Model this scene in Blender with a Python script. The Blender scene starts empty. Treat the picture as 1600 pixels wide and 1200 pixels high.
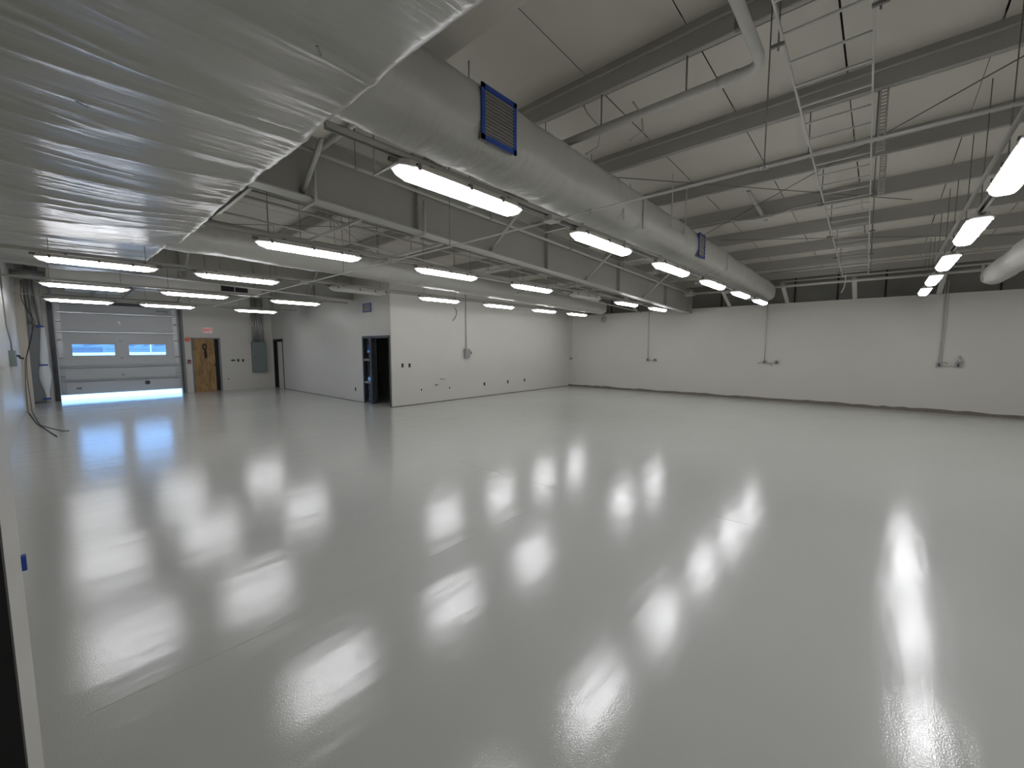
import bpy, math, random
from mathutils import Matrix, Vector, noise
random.seed(7)
sc = bpy.context.scene
C = sc.collection

# ------------------------------------------------------------------ camera
YAW, PITCH, ROLL, FPX = 0.729893028, -0.0896052433, -0.000942020267, 643.8777
cd = bpy.data.cameras.new('camera'); cam = bpy.data.objects.new('camera', cd); C.objects.link(cam)
cd.sensor_fit = 'HORIZONTAL'; cd.sensor_width = 36.0; cd.lens = FPX / 1600 * 36.0; cd.clip_start = 0.03; cd.clip_end = 400
fw = Vector((math.cos(YAW)*math.cos(PITCH), math.sin(YAW)*math.cos(PITCH), math.sin(PITCH)))
rt = fw.cross(Vector((0, 0, 1))).normalized(); up = rt.cross(fw)
rt2 = rt*math.cos(ROLL) + up*math.sin(ROLL); up2 = -rt*math.sin(ROLL) + up*math.cos(ROLL)
M = Matrix((rt2, up2, -fw)).transposed().to_4x4(); M.translation = (0, 0, 1.7)
cam.matrix_world = M
sc.camera = cam

# ------------------------------------------------------------------ daylight outside and exposure
SKY = 10.0
LAMP = 27.0
w = bpy.data.worlds.new('sky'); sc.world = w; w.use_nodes = True
bg = w.node_tree.nodes['Background']; bg.inputs[0].default_value = (0.24, 0.52, 1.0, 1); bg.inputs[1].default_value = SKY
vs = sc.view_settings
vs.view_transform = 'Standard'; vs.look = 'None'; vs.gamma = 1.0; vs.use_curve_mapping = False
vs.exposure = -0.17
sc.cycles.use_denoising = True
sc.cycles.use_adaptive_sampling = True
sc.cycles.adaptive_threshold = .025
sc.cycles.max_bounces = 7
sc.cycles.diffuse_bounces = 5
sc.cycles.glossy_bounces = 4
sc.cycles.sample_clamp_indirect = 6.0
sc.cycles.caustics_reflective = False
sc.cycles.caustics_refractive = False

# ------------------------------------------------------------------ materials
def lin(c):
    return tuple(((v/255)/12.92 if v/255 <= .04045 else ((v/255+.055)/1.055)**2.4) for v in c)
def mat(name, rgb, rough=.5, metal=0., var=.06, vscale=3., bump=0., bscale=40., spec=.5, stretch=None, coord='Object', emit=None, estr=0.):
    m = bpy.data.materials.new(name); m.use_nodes = True
    nt = m.node_tree; n = nt.nodes; l = nt.links
    b = n['Principled BSDF']
    col = lin(rgb) + (1,)
    b.inputs['Base Color'].default_value = col
    b.inputs['Roughness'].default_value = rough; b.inputs['Metallic'].default_value = metal
    b.inputs['Specular IOR Level'].default_value = spec
    tc = n.new('ShaderNodeTexCoord'); src = tc.outputs[coord]
    if stretch:
        mp = n.new('ShaderNodeMapping'); mp.inputs['Scale'].default_value = stretch
        l.new(src, mp.inputs[0]); src = mp.outputs[0]
    if var > 0:
        t = n.new('ShaderNodeTexNoise'); t.inputs['Scale'].default_value = vscale; t.inputs['Detail'].default_value = 5
        l.new(src, t.inputs['Vector'])
        mx = n.new('ShaderNodeMix'); mx.data_type = 'RGBA'
        mx.inputs[6].default_value = tuple(c*(1-var) for c in col[:3]) + (1,)
        mx.inputs[7].default_value = tuple(min(1, c*(1+var)) for c in col[:3]) + (1,)
        l.new(t.outputs['Fac'], mx.inputs[0]); l.new(mx.outputs[2], b.inputs['Base Color'])
    if bump > 0:
        t2 = n.new('ShaderNodeTexNoise'); t2.inputs['Scale'].default_value = bscale; t2.inputs['Detail'].default_value = 4
        l.new(src, t2.inputs['Vector'])
        bp = n.new('ShaderNodeBump'); bp.inputs['Strength'].default_value = bump; bp.inputs['Distance'].default_value = .01
        l.new(t2.outputs['Fac'], bp.inputs['Height']); l.new(bp.outputs[0], b.inputs['Normal'])
    if emit:
        b.inputs['Emission Color'].default_value = lin(emit) + (1,)
        b.inputs['Emission Strength'].default_value = estr
    return m

def floor_mat():
    m = bpy.data.materials.new('grey_epoxy_floor'); m.use_nodes = True
    nt = m.node_tree; n = nt.nodes; l = nt.links; b = n['Principled BSDF']
    tc = n.new('ShaderNodeTexCoord')
    t = n.new('ShaderNodeTexNoise'); t.inputs['Scale'].default_value = .6; t.inputs['Detail'].default_value = 6
    l.new(tc.outputs['Object'], t.inputs['Vector'])
    mx = n.new('ShaderNodeMix'); mx.data_type = 'RGBA'
    c = lin((180, 181, 177))
    mx.inputs[6].default_value = tuple(v*.96 for v in c) + (1,); mx.inputs[7].default_value = tuple(v*1.03 for v in c) + (1,)
    l.new(t.outputs['Fac'], mx.inputs[0]); l.new(mx.outputs[2], b.inputs['Base Color'])
    b.inputs['Specular IOR Level'].default_value = .95
    mr = n.new('ShaderNodeMapRange'); mr.inputs[3].default_value = .12; mr.inputs[4].default_value = .165
    t3 = n.new('ShaderNodeTexNoise'); t3.inputs['Scale'].default_value = 1.3; t3.inputs['Detail'].default_value = 3
    l.new(tc.outputs['Object'], t3.inputs['Vector']); l.new(t3.outputs['Fac'], mr.inputs[0]); l.new(mr.outputs[0], b.inputs['Roughness'])
    # orange-peel of the coating plus long trowel undulations
    f = n.new('ShaderNodeTexNoise'); f.inputs['Scale'].default_value = 130; f.inputs['Detail'].default_value = 2
    l.new(tc.outputs['Object'], f.inputs['Vector'])
    mp = n.new('ShaderNodeMapping'); mp.inputs['Scale'].default_value = (.55, 2.6, 1); mp.inputs['Rotation'].default_value = (0, 0, .06)
    l.new(tc.outputs['Object'], mp.inputs[0])
    g = n.new('ShaderNodeTexNoise'); g.inputs['Scale'].default_value = 1.6; g.inputs['Detail'].default_value = 2.5; g.inputs['Roughness'].default_value = .5
    l.new(mp.outputs[0], g.inputs['Vector'])
    b1 = n.new('ShaderNodeBump'); b1.inputs['Strength'].default_value = .22; b1.inputs['Distance'].default_value = .02
    l.new(g.outputs['Fac'], b1.inputs['Height'])
    b2 = n.new('ShaderNodeBump'); b2.inputs['Strength'].default_value = .12; b2.inputs['Distance'].default_value = .004
    l.new(f.outputs['Fac'], b2.inputs['Height']); l.new(b1.outputs[0], b2.inputs['Normal'])
    l.new(b2.outputs[0], b.inputs['Normal'])
    return m

def ply_mat():
    m = bpy.data.materials.new('plywood'); m.use_nodes = True
    nt = m.node_tree; n = nt.nodes; l = nt.links; b = n['Principled BSDF']
    tc = n.new('ShaderNodeTexCoord'); mp = n.new('ShaderNodeMapping'); mp.inputs['Scale'].default_value = (9, 9, 1.6)
    l.new(tc.outputs['Object'], mp.inputs[0])
    t = n.new('ShaderNodeTexNoise'); t.inputs['Scale'].default_value = 1.5; t.inputs['Detail'].default_value = 8; t.inputs['Distortion'].default_value = 1.2
    l.new(mp.outputs[0], t.inputs['Vector'])
    cr = n.new('ShaderNodeValToRGB')
    cr.color_ramp.elements[0].position = .3; cr.color_ramp.elements[0].color = lin((112, 84, 48)) + (1,)
    cr.color_ramp.elements[1].position = .72; cr.color_ramp.elements[1].color = lin((172, 138, 88)) + (1,)
    l.new(t.outputs['Fac'], cr.inputs[0]); l.new(cr.outputs[0], b.inputs['Base Color'])
    b.inputs['Roughness'].default_value = .6
    return m

def plastic_mat(name, rgb, stretch, rough=.32, bump=.6, spec=.5):
    m = mat(name, rgb, rough=rough, var=.05, vscale=1.2, spec=spec)
    nt = m.node_tree; n = nt.nodes; l = nt.links; b = n['Principled BSDF']
    tc = n.new('ShaderNodeTexCoord'); mp = n.new('ShaderNodeMapping'); mp.inputs['Scale'].default_value = stretch
    l.new(tc.outputs['Object'], mp.inputs[0])
    t = n.new('ShaderNodeTexNoise'); t.inputs['Scale'].default_value = 3.0; t.inputs['Detail'].default_value = 6; t.inputs['Distortion'].default_value = .6
    l.new(mp.outputs[0], t.inputs['Vector'])
    bp = n.new('ShaderNodeBump'); bp.inputs['Strength'].default_value = bump; bp.inputs['Distance'].default_value = .012
    l.new(t.outputs['Fac'], bp.inputs['Height']); l.new(bp.outputs[0], b.inputs['Normal'])
    return m

PAINT = (172, 170, 163)
MT = dict(
    floor=floor_mat(), ply=ply_mat(),
    wall=mat('painted_wall', (192, 190, 183), .42, bump=.05, bscale=60, var=.03, vscale=1.5),
    upper=mat('shaded_metal_siding', (132, 130, 124), .55, var=.1),  # shade above the back wall is put into this darker grey
    roof=mat('vinyl_roof_insulation', (204, 200, 189), .55, var=.03, bump=.12, bscale=9),
    deck=mat('dark_roof_deck', (52, 51, 49), .8),
    steel=mat('painted_grey_steel', (166, 165, 159), .5, var=.04),
    purlin=mat('painted_purlin', (168, 166, 160), .5, var=.04),
    pipe=mat('painted_grey_pipe', (190, 189, 183), .45, var=.03),
    galv=mat('galvanised_steel', (165, 166, 165), .35, metal=.6, var=.08, vscale=20),
    rod=mat('threaded_rod', (124, 123, 119), .5, metal=.2),
    plastic=plastic_mat('plastic_sheeting', (166, 165, 159), (.7, 11, 2), rough=.3, bump=.3, spec=.9),
    plastic2=plastic_mat('plastic_wrap', (184, 183, 177), (5, 2, 2), rough=.36, bump=.55),
    tape=mat('blue_masking_tape', (36, 72, 158), .55, var=.12, vscale=9),
    grille=mat('dusty_grille', (132, 130, 126), .45, var=.08),
    dark=mat('black_void', (14, 14, 15), .7, var=0),
    black=mat('black_enamel', (20, 20, 22), .35, var=.1),
    charcoal=mat('charcoal_frame', (58, 60, 66), .4, var=.05),
    doorgrey=mat('sectional_door_steel', (188, 190, 191), .45, var=.03),
    rib=mat('door_strut_zinc', (160, 164, 168), .3, metal=.7, var=.08),
    white=mat('white_enamel', (225, 226, 224), .4, var=.03),
    panelgrey=mat('grey_green_cabinet', (112, 124, 124), .45, var=.03),
    red=mat('red_letters', (205, 52, 58), .5, var=0, emit=(205, 40, 46), estr=.25),
    signface=mat('exit_sign_face', (232, 218, 216), .5, var=.02, emit=(235, 205, 205), estr=.12),
    orange=mat('orange_cover', (226, 112, 74), .5, var=.1),
    redbox=mat('dark_red_pull', (110, 34, 38), .5, var=.05),
    brown=mat('dark_brown_strap', (52, 32, 24), .7, var=.2),
    beige=mat('beige_column_paint', (182, 176, 164), .5, var=.03),
    cabinet=mat('grey_sheet', (120, 122, 124), .5, var=.04),
    wire=mat('dark_cable', (54, 46, 42), .6, var=.1),
    caulk=mat('rough_concrete_edge', (112, 106, 96), .8, var=.35, vscale=14, bump=.5, bscale=30),
    housing=mat('fixture_housing', (196, 192, 184), .45, var=.02),
    clip=mat('latch_metal', (120, 116, 108), .4, metal=.3),
    lens=mat('lit_diffuser', (240, 240, 238), .4, var=0, emit=(252, 252, 255), estr=LAMP),
    lensend=mat('dim_diffuser_end', (238, 238, 236), .4, var=0, emit=(250, 251, 255), estr=1.0),
    lensoff=mat('unlit_diffuser', (205, 205, 202), .35, var=.02),
    concrete=mat('outdoor_concrete', (196, 194, 190), .8, var=.08),
    hedge=mat('backdrop_hedge', (104, 114, 114), .9, var=.3, vscale=2),
    facade=mat('distant_facade', (84, 90, 98), .7, var=.05),
)
g = bpy.data.materials.new('window_glass'); g.use_nodes = True
_n = g.node_tree.nodes; _l = g.node_tree.links
for nd in list(_n):
    if nd.type == 'BSDF_PRINCIPLED': _n.remove(nd)
_tr = _n.new('ShaderNodeBsdfTransparent'); _tr.inputs[0].default_value = (.9, .95, 1, 1)
_gl = _n.new('ShaderNodeBsdfGlossy'); _gl.inputs['Roughness'].default_value = .03
_mx = _n.new('ShaderNodeMixShader'); _mx.inputs[0].default_value = .07
_l.new(_tr.outputs[0], _mx.inputs[1]); _l.new(_gl.outputs[0], _mx.inputs[2]); _l.new(_mx.outputs[0], _n['Material Output'].inputs[0])
MT['glass'] = g

# ------------------------------------------------------------------ mesh helpers
ORG = {}
class MB:
    def __init__(s): s.v = []; s.f = []; s.s = []
    def add(s, vs, fs, smooth=False):
        o = len(s.v); s.v += [tuple(p) for p in vs]
        for f in fs: s.f.append(tuple(i+o for i in f)); s.s.append(smooth)
        return s
    def box(s, x0, x1, y0, y1, z0, z1):
        v = [(x, y, z) for z in (z0, z1) for y in (y0, y1) for x in (x0, x1)]
        return s.add(v, [(0, 2, 3, 1), (4, 5, 7, 6), (0, 1, 5, 4), (2, 6, 7, 3), (0, 4, 6, 2), (1, 3, 7, 5)])
    def hexa(s, lo, hi):
        # lo, hi: four points each, counter-clockwise
        return s.add(list(lo)+list(hi), [(3, 2, 1, 0), (4, 5, 6, 7)]+[(i, (i+1) % 4, 4+(i+1) % 4, 4+i) for i in range(4)])
    def bar(s, a, b, wx, wy, upv=(0, 0, 1)):
        a = Vector(a); b = Vector(b); d = (b-a).normalized(); u = Vector(upv)
        if abs(d.dot(u)) > .95: u = Vector((0, 1, 0))
        r = d.cross(u).normalized(); u = r.cross(d)
        q = lambda p: [p+r*wx/2+u*wy/2, p-r*wx/2+u*wy/2, p-r*wx/2-u*wy/2, p+r*wx/2-u*wy/2]
        return s.hexa(q(a), q(b))
    def tube(s, pts, r, n=10, caps=True):
        pts = [Vector(p) for p in pts]; rings = []
        rr = r if isinstance(r, (list, tuple)) else [r]*len(pts)
        pu = None
        for i, p in enumerate(pts):
            d = ((pts[i+1]-p) if i == 0 else (p-pts[i-1]) if i == len(pts)-1 else (pts[i+1]-p).normalized()+(p-pts[i-1]).normalized()).normalized()
            u = pu if pu is not None else (Vector((0, 0, 1)) if abs(d.z) < .9 else Vector((0, 1, 0)))
            u = (u-d*u.dot(d)).normalized(); pu = u; k = d.cross(u)
            rings.append([p+(u*math.cos(a)+k*math.sin(a))*rr[i] for a in [2*math.pi*j/n for j in range(n)]])
        o = len(s.v)
        vs = [q for rg in rings for q in rg]; fs = []
        for i in range(len(rings)-1):
            for j in range(n):
                fs.append((i*n+j, i*n+(j+1) % n, (i+1)*n+(j+1) % n, (i+1)*n+j))
        s.add(vs, fs, True)
        if caps:
            s.f.append(tuple(o+j for j in range(n))[::-1]); s.s.append(False)
            s.f.append(tuple(o+(len(rings)-1)*n+j for j in range(n))); s.s.append(False)
        return s
    def loft(s, rings, smooth=False, caps=True):
        n = len(rings[0]); o = len(s.v); fs = []
        for i in range(len(rings)-1):
            for j in range(n):
                fs.append((i*n+j, i*n+(j+1) % n, (i+1)*n+(j+1) % n, (i+1)*n+j))
        s.add([p for r in rings for p in r], fs, smooth)
        if caps:
            s.f.append(tuple(o+j for j in range(n))[::-1]); s.s.append(False)
            s.f.append(tuple(o+(len(rings)-1)*n+j for j in range(n))); s.s.append(False)
        return s
    def grid(s, fn, nu, nv, smooth=True):
        vs = [fn(i/(nu-1), j/(nv-1)) for i in range(nu) for j in range(nv)]
        fs = [(i*nv+j, (i+1)*nv+j, (i+1)*nv+j+1, i*nv+j+1) for i in range(nu-1) for j in range(nv-1)]
        return s.add(vs, fs, smooth)
    def build(s, name, m, parent=None):
        if parent is not None: off = Vector(ORG[parent.name])
        else:
            xs = [p[0] for p in s.v]; ys = [p[1] for p in s.v]; zs = [p[2] for p in s.v]
            off = Vector(((min(xs)+max(xs))/2, (min(ys)+max(ys))/2, min(zs)))
        me = bpy.data.meshes.new(name)
        me.from_pydata([tuple(Vector(p)-off) for p in s.v], [], s.f); me.validate()
        if len(me.polygons) == len(s.s): me.polygons.foreach_set('use_smooth', s.s)
        me.materials.append(MT[m] if isinstance(m, str) else m); me.update()
        o = bpy.data.objects.new(name, me); C.objects.link(o)
        if parent is not None: o.parent = parent
        else: o.location = off
        ORG[o.name] = tuple(off)
        return o
def box(*a): return MB().box(*a)
def empty(name, loc):
    o = bpy.data.objects.new(name, None); C.objects.link(o); o.location = loc; o.empty_display_size = .1
    ORG[o.name] = tuple(loc); return o
def tag(o, label, cat, group=None):
    o['label'] = label; o['category'] = cat
    if group: o['group'] = group
    return o
def struct(o, label=None):
    o['kind'] = 'structure'
    if label: o['label'] = label
    return o
def thing(name, loc, label, cat, group=None): return tag(empty(name, loc), label, cat, group)
def dup(root, loc):
    r = root.copy(); C.objects.link(r); r.location = loc; ORG[r.name] = tuple(loc)
    for ch in list(root.children):
        c = ch.copy(); C.objects.link(c); c.parent = r
        for gch in list(ch.children):
            d = gch.copy(); C.objects.link(d); d.parent = c
    return r

SL = .0417
def roofz(x): return 4.22 + SL*(6.29-x)        # underside of the roof panels
def purz(x): return roofz(x) - .22             # underside of the purlins

# ------------------------------------------------------------------ the shell
XB, XL, XO, YO, YG = 15.13, -.54, 6.35, 10.2, 19.4
fl = struct(box(-3, 16, -8, YG+.12, -.1, 0).build('floor', 'floor'), 'glossy light grey epoxy floor reflecting the lights')
for a in [(.0, 3.2, 2.647, 2.653), (3.947, 3.953, 2.4, 4.8), (4.35, 4.356, .6, 1.9)]:
    box(a[0], a[1], a[2], a[3], -.001, .0008).build('joint', 'floor', fl)

def lw(*b):
    return box(*b)
wl = lw(XL-.2, XL, -8, YG+.2, 0, 4.7)
wl.box(XL, -.1, 1.45, 1.9, 0, 3.1)
struct(wl.build('wall_left', 'wall'), 'pale painted wall with a pier beside the camera')
mb = lw(-.74, .145, YG, YG+.2, 0, 4.7); mb.box(3.205, 3.56, YG, YG+.2, 0, 4.7); mb.box(3.56, 4.48, YG, YG+.2, 2.05, 4.7)
mb.box(4.48, 6.6, YG, YG+.2, 0, 4.7); mb.box(.145, 3.205, YG, YG+.2, 3.145, 4.7); mb.box(3.5, 4.6, YG+.2, YG+.3, 0, 2.3)
struct(mb.build('wall_far', 'wall'), 'painted end wall around the overhead door and plywood door')
T = .15
mb = lw(XO, XO+T, YO, 10.28, 0, 4.4); mb.box(XO, XO+T, 11.76, 18.25, 0, 4.4); mb.box(XO, XO+T, 19.24, YG, 0, 4.4)
mb.box(XO, XO+T, 10.28, 11.76, 2.02, 4.4); mb.box(XO, XO+T, 18.25, 19.24, 2.01, 4.4)
struct(mb.build('wall_office_side', 'wall'), 'painted office side wall with two doorways')
struct(lw(XO+T, 15.8, YO, YO+T, 0, 4.4).build('wall_office_front', 'wall'), 'long painted office wall with small outlets')
struct(lw(XB, XB+.14, -8, YO, 0, 3.03).build('wall_back', 'wall'), 'long painted back wall stopping below the roof')
uw = lw(15.6, 15.7, -8, YO+.2, 0, 4.3)
uo = struct(uw.build('wall_upper', 'upper'), 'metal siding above the back wall, shade put into its dark grey')
for k in range(14):
    box(15.575, 15.6, -4.2+k*1.05, -4.19+k*1.05+.03, 2.6, 4.0).build('siding_rib', 'deck', uo)
struct(lw(-.74, 15.8, -8.2, -8, 0, 4.7).build('wall_right', 'wall'))
struct(lw(XO+T, 15.8, YG, YG+.2, 0, 4.4).build('wall_office_rear', 'wall'))
struct(lw(15.7, 15.8, YO, YG+.2, 0, 4.4).build('wall_office_end', 'wall'))
struct(lw(XO+1.9, XO+2.0, YO+T, YG, 0, 4.4).build('wall_office_inner', 'wall'))
# thin dark gaps at the wall bottoms
jag = MB(); y = YO
zs = [.08]
while y > -8:
    y2 = y-random.uniform(.12, .4); h = random.uniform(.06, .105)
    jag.hexa([(XB-.012, y, 0), (XB-.012, y2, 0), (XB, y2, 0), (XB, y, 0)], [(XB-.006, y, zs[-1]), (XB-.006, y2, h), (XB, y2, h), (XB, y, zs[-1])]); zs.append(h); y = y2
struct(jag.build('baseboard_back', 'caulk'), 'rough unpainted strip along the foot of the back wall')
struct(box(XO, XB, YO-.006, YO, 0, .016).build('gap_shade_office_front', 'charcoal'))  # no board here: charcoal strip paints the shade of the floor gap
mb = box(XO-.006, XO, YO-.006, 10.28, 0, .014); mb.box(XO-.006, XO, 11.76, 18.25, 0, .014)
struct(mb.build('gap_shade_office_side', 'charcoal'))  # same floor gap, its shade painted as a charcoal strip
mb = box(3.24, 3.56, YG-.015, YG, 0, .07); mb.box(4.48, 6.3, YG-.015, YG, 0, .05); mb.box(-.5, .1, YG-.015, YG, 0, .05)
struct(mb.build('baseboard_far', 'wall'))

# roof: deck, purlins and faced insulation panels
dk = MB().hexa([(-.8, -8.3, roofz(-.8)+.05), (16, -8.3, roofz(16)+.05), (16, YG+.3, roofz(16)+.05), (-.8, YG+.3, roofz(-.8)+.05)],
               [(-.8, -8.3, roofz(-.8)+.2), (16, -8.3, roofz(16)+.2), (16, YG+.3, roofz(16)+.2), (-.8, YG+.3, roofz(-.8)+.2)])
ceil = struct(dk.build('ceiling', 'deck'), 'sloping roof with grey purlins and faced insulation panels')
PX = [3.66+1.53*k for k in range(-2, 8)]
PW = .955
def pillow(wx, wy, sag):
    m = MB()
    def f(u, v):
        e = (1-(2*u-1)**4)*(1-(2*v-1)**6)
        return ((u-.5)*wx, (v-.5)*wy, -sag*e)
    m.grid(f, 7, 7); me_o = m.v
    return m
def mesh_of(m, name, matn):
    me = bpy.data.meshes.new(name); me.from_pydata(m.v, [], m.f); me.polygons.foreach_set('use_smooth', m.s)
    me.materials.append(MT[matn]); me.update(); return me
pm = [mesh_of(pillow(1.52, PW-g_, s_), 'panel', 'roof') for g_, s_ in ((.006, .03), (.014, .045), (.003, .02), (.01, .035))]
edges = [-.72] + PX + [15.55]
co = Vector(ORG['ceiling'])
for i in range(len(edges)-1):
    xa, xb = edges[i], edges[i+1]; xc = (xa+xb)/2
    ylim = (-8, YG) if xb < XO else (-8, YO)
    yy = -8.2; cnt = 0
    while yy < ylim[1]+.4:
        yc = yy + PW/2
        if yy > -3.9 and yy < 13.5:
            o = bpy.data.objects.new('panel', random.choice(pm)); C.objects.link(o); o.parent = ceil
            o.location = Vector((xc, yc, roofz(xc))) - co; o.rotation_euler = (0, math.atan(SL), 0)
            o.scale = ((xb-xa)/1.53, 1, 1)
        yy += PW
plain = MB()
for (ya, yb) in ((-8.2, -3.43), (13.75, YG+.2)):
    plain.hexa([(-.75, ya, roofz(-.75)), (15.6, ya, roofz(15.6)), (15.6, yb, roofz(15.6)), (-.75, yb, roofz(-.75))],
               [(-.75, ya, roofz(-.75)+.04), (15.6, ya, roofz(15.6)+.04), (15.6, yb, roofz(15.6)+.04), (-.75, yb, roofz(-.75)+.04)])
plain.build('outer_panel', 'roof', ceil)
for k, x in enumerate(PX):
    y1 = YG if x < XO else YO+.1
    z1 = roofz(x)+.03; z0 = purz(x)
    m = MB().box(x-.006, x+.006, -8, y1, z0, z1)
    m.box(x, x+.07, -8, y1, z0, z0+.008); m.box(x-.07, x, -8, y1, z1-.012, z1)
    m.box(x+.062, x+.07, -8, y1, z0, z0+.025)
    p = m.build('purlin', 'purlin', ceil)
    if k in (2, 3, 4):
        MB().bar((x-.014, -8, (z0+z1)/2+.02), (x-.014, y1, (z0+z1)/2+.02), .016, .014).build('web_ridge', 'pipe', p)
# boxed soffit close to the trunk duct
sf = thing('soffit_box', (1.85, 0, 3.914), 'wide flat grey boxed beam under the roof beside the sheeted trunk duct', 'beam')
box(1.5, 2.2, -3.5, 1.37, 3.914, 4.32).build('soffit_panel', 'roof', sf); box(1.5, 2.2, 1.385, 4.6, 3.914, 4.32).build('soffit_panel', 'roof', sf)

# ------------------------------------------------------------------ doors of the shell
# overhead sectional door
gd = struct(empty('door_1', (1.68, YG+.06, 0)), 'grey sectional overhead door raised off the floor, two narrow windows')
Z = [.17, .77, 1.35, 1.93, 2.52, 3.14]; gx0, gx1, gy = .14, 3.21, YG+.05
wins = [(.482, 1.473), (1.833, 2.817)]
for i in range(5):
    z0, z1 = Z[i], Z[i+1]-.0005
    m = MB()
    if i == 2:
        xs = [gx0, wins[0][0], wins[0][1], wins[1][0], wins[1][1], gx1]
        for j in (0, 2, 4): m.box(xs[j], xs[j+1], gy, gy+.05, z0, z1)
        for a, b in wins: m.box(a, b, gy, gy+.05, z0, 1.436); m.box(a, b, gy, gy+.05, 1.802, z1)
    else:
        m.box(gx0, gx1, gy, gy+.05, z0, z1)
    s_ = m.build('door_section', 'doorgrey', gd)
    if i == 2:
        for a, b in wins:
            box(a, b, gy+.02, gy+.026, 1.436, 1.802).build('pane', 'glass', s_)
            f_ = MB()
            for q in ((a-.02, a, 1.42, 1.82), (b, b+.02, 1.42, 1.82), (a-.02, b+.02, 1.416, 1.436), (a-.02, b+.02, 1.802, 1.822)): f_.box(q[0], q[1], gy-.008, gy, q[2], q[3])
            f_.build('window_frame', 'doorgrey', s_)
    for xx in (.17, 3.06):
        box(xx, xx+.12, gy-.006, gy, z0+.02, z1-.02).build('end_stile', 'white' if i in (3, 4) else 'rib', s_)
    for zz in ((z0+z1)/2,):
        box(gx0+.14, gx1-.14, gy-.004, gy, zz-.006, zz+.002).build('panel_groove', 'doorgrey', s_)
for zz in (.62, 1.06, 2.2, 2.82):
    m = MB().box(gx0+.05, gx1-.05, gy-.045, gy-.008, zz-.028, zz-.02).box(gx0+.05, gx1-.05, gy-.045, gy-.037, zz-.028, zz+.028).box(gx0+.05, gx1-.05, gy-.045, gy-.008, zz+.02, zz+.028)
    m.build('strut', 'rib', gd)
for zz in Z[1:5]:
    for xx in (.23, 1.635, 3.12):
        m = MB().box(xx-.035, xx+.035, gy-.012, gy, zz-.05, zz+.05); m.tube([(xx-.05, gy-.02, zz), (xx+.05, gy-.02, zz)], .012, 8)
        m.build('hinge', 'galv', gd)
for xx in (gx0-.05, gx1+.02):
    m = MB().box(xx, xx+.03, YG-.09, YG+.0, .0, 3.2); m.box(xx-.01, xx+.045, YG-.1, YG-.09, 0, 3.2)
    m.build('track', 'charcoal', gd)
    MB().tube([(xx+.015, YG-.06, 3.15), (xx+.015, YG-.12, 3.35), (xx+.015, YG-.35, 3.5), (xx+.015, YG-.7, 3.54), (xx+.015, 16.2, 3.56)], .025, 8).build('horizontal_track', 'galv', gd)
box(gx1+.07, gx1+.14, YG-.05, YG+.0, 0, 3.16).build('jamb_angle', 'cabinet', gd)
box(gx0-.12, gx0-.06, YG-.05, YG+.0, 0, 3.2).build('jamb_angle', 'charcoal', gd)
MB().tube([(.0, YG-.1, 3.33), (3.35, YG-.1, 3.33)], .02, 10).build('torsion_bar', 'rod', gd)
lab = box(2.62, 2.98, gy-.003, gy, 2.98, 3.0).build('data_label', 'charcoal', gd)
box(2.9, 2.93, gy-.004, gy, 2.92, 2.95).build('red_dot', 'redbox', gd)
MB().tube([(2.25, gy-.012, .455), (2.25, gy, .455)], .075, 20).build('lock_plate', 'charcoal', gd)
box(.5, .62, gy-.003, gy, .33, .4).build('sticker', 'cabinet', gd)
box(gx0-.1, gx1+.12, YG-.045, YG, 3.1, 3.2).build('head_trim', 'charcoal', gd)

# plywood-covered exit door
d2 = struct(empty('door_2', (4.02, YG, 0)), 'plywood covered door with a dark strap hanging from it')
box(3.615, 4.29, YG+.02, YG+.05, .0, 1.72).build('plywood_sheet', 'ply', d2); box(3.615, 4.29, YG+.024, YG+.05, 1.724, 2.02).build('plywood_sheet', 'ply', d2)
box(4.29, 4.42, YG+.09, YG+.13, 0, 2.03).build('gap_shade', 'dark', d2)  # black board stands for the shade inside the opening
m = box(3.56, 3.6, YG-.02, YG+.12, 0, 2.05); m.box(4.42, 4.48, YG-.02, YG+.12, 0, 2.05); m.box(3.56, 4.48, YG-.02, YG+.12, 2.02, 2.06)
m.build('door_frame', 'cabinet', d2)
ring = [(3.975+.055*math.sin(a), YG-.0, 1.72+.1*math.cos(a)) for a in [2*math.pi*i/16 for i in range(17)]]
MB().tube(ring, .02, 6, False).build('strap_loop', 'brown', d2)
MB().tube([(3.985, YG, 1.62), (3.985, YG-.005, 1.5), (3.99, YG, 1.4), (3.995, YG, 1.27)], [.02, .045, .05, .02], 6).build('strap_tail', 'brown', d2)
box(4.24, 4.27, YG-.01, YG+.02, .98, 1.06).build('latch_hole', 'dark', d2)

# narrow dark doorway at the end of the office side wall
d3 = struct(empty('door_3', (XO, 18.75, 0)), 'narrow doorway with black frame beside the electrical panel')
m = box(XO-.012, XO+.16, 18.22, 18.27, 0, 2.03); m.box(XO-.012, XO+.16, 19.22, 19.27, 0, 2.03); m.box(XO-.012, XO+.16, 18.22, 19.27, 1.98, 2.04)
m.build('door_frame', 'black', d3)
box(XO+.03, XO+.07, 18.82, 19.22, 0, 1.98).build('door_leaf', 'dark', d3)  # black board painted in for the dark interior beyond the frame
box(XO+.0, XO+.04, 18.27, 18.82, 0, 1.93).build('side_panel', 'pipe', d3)

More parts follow.
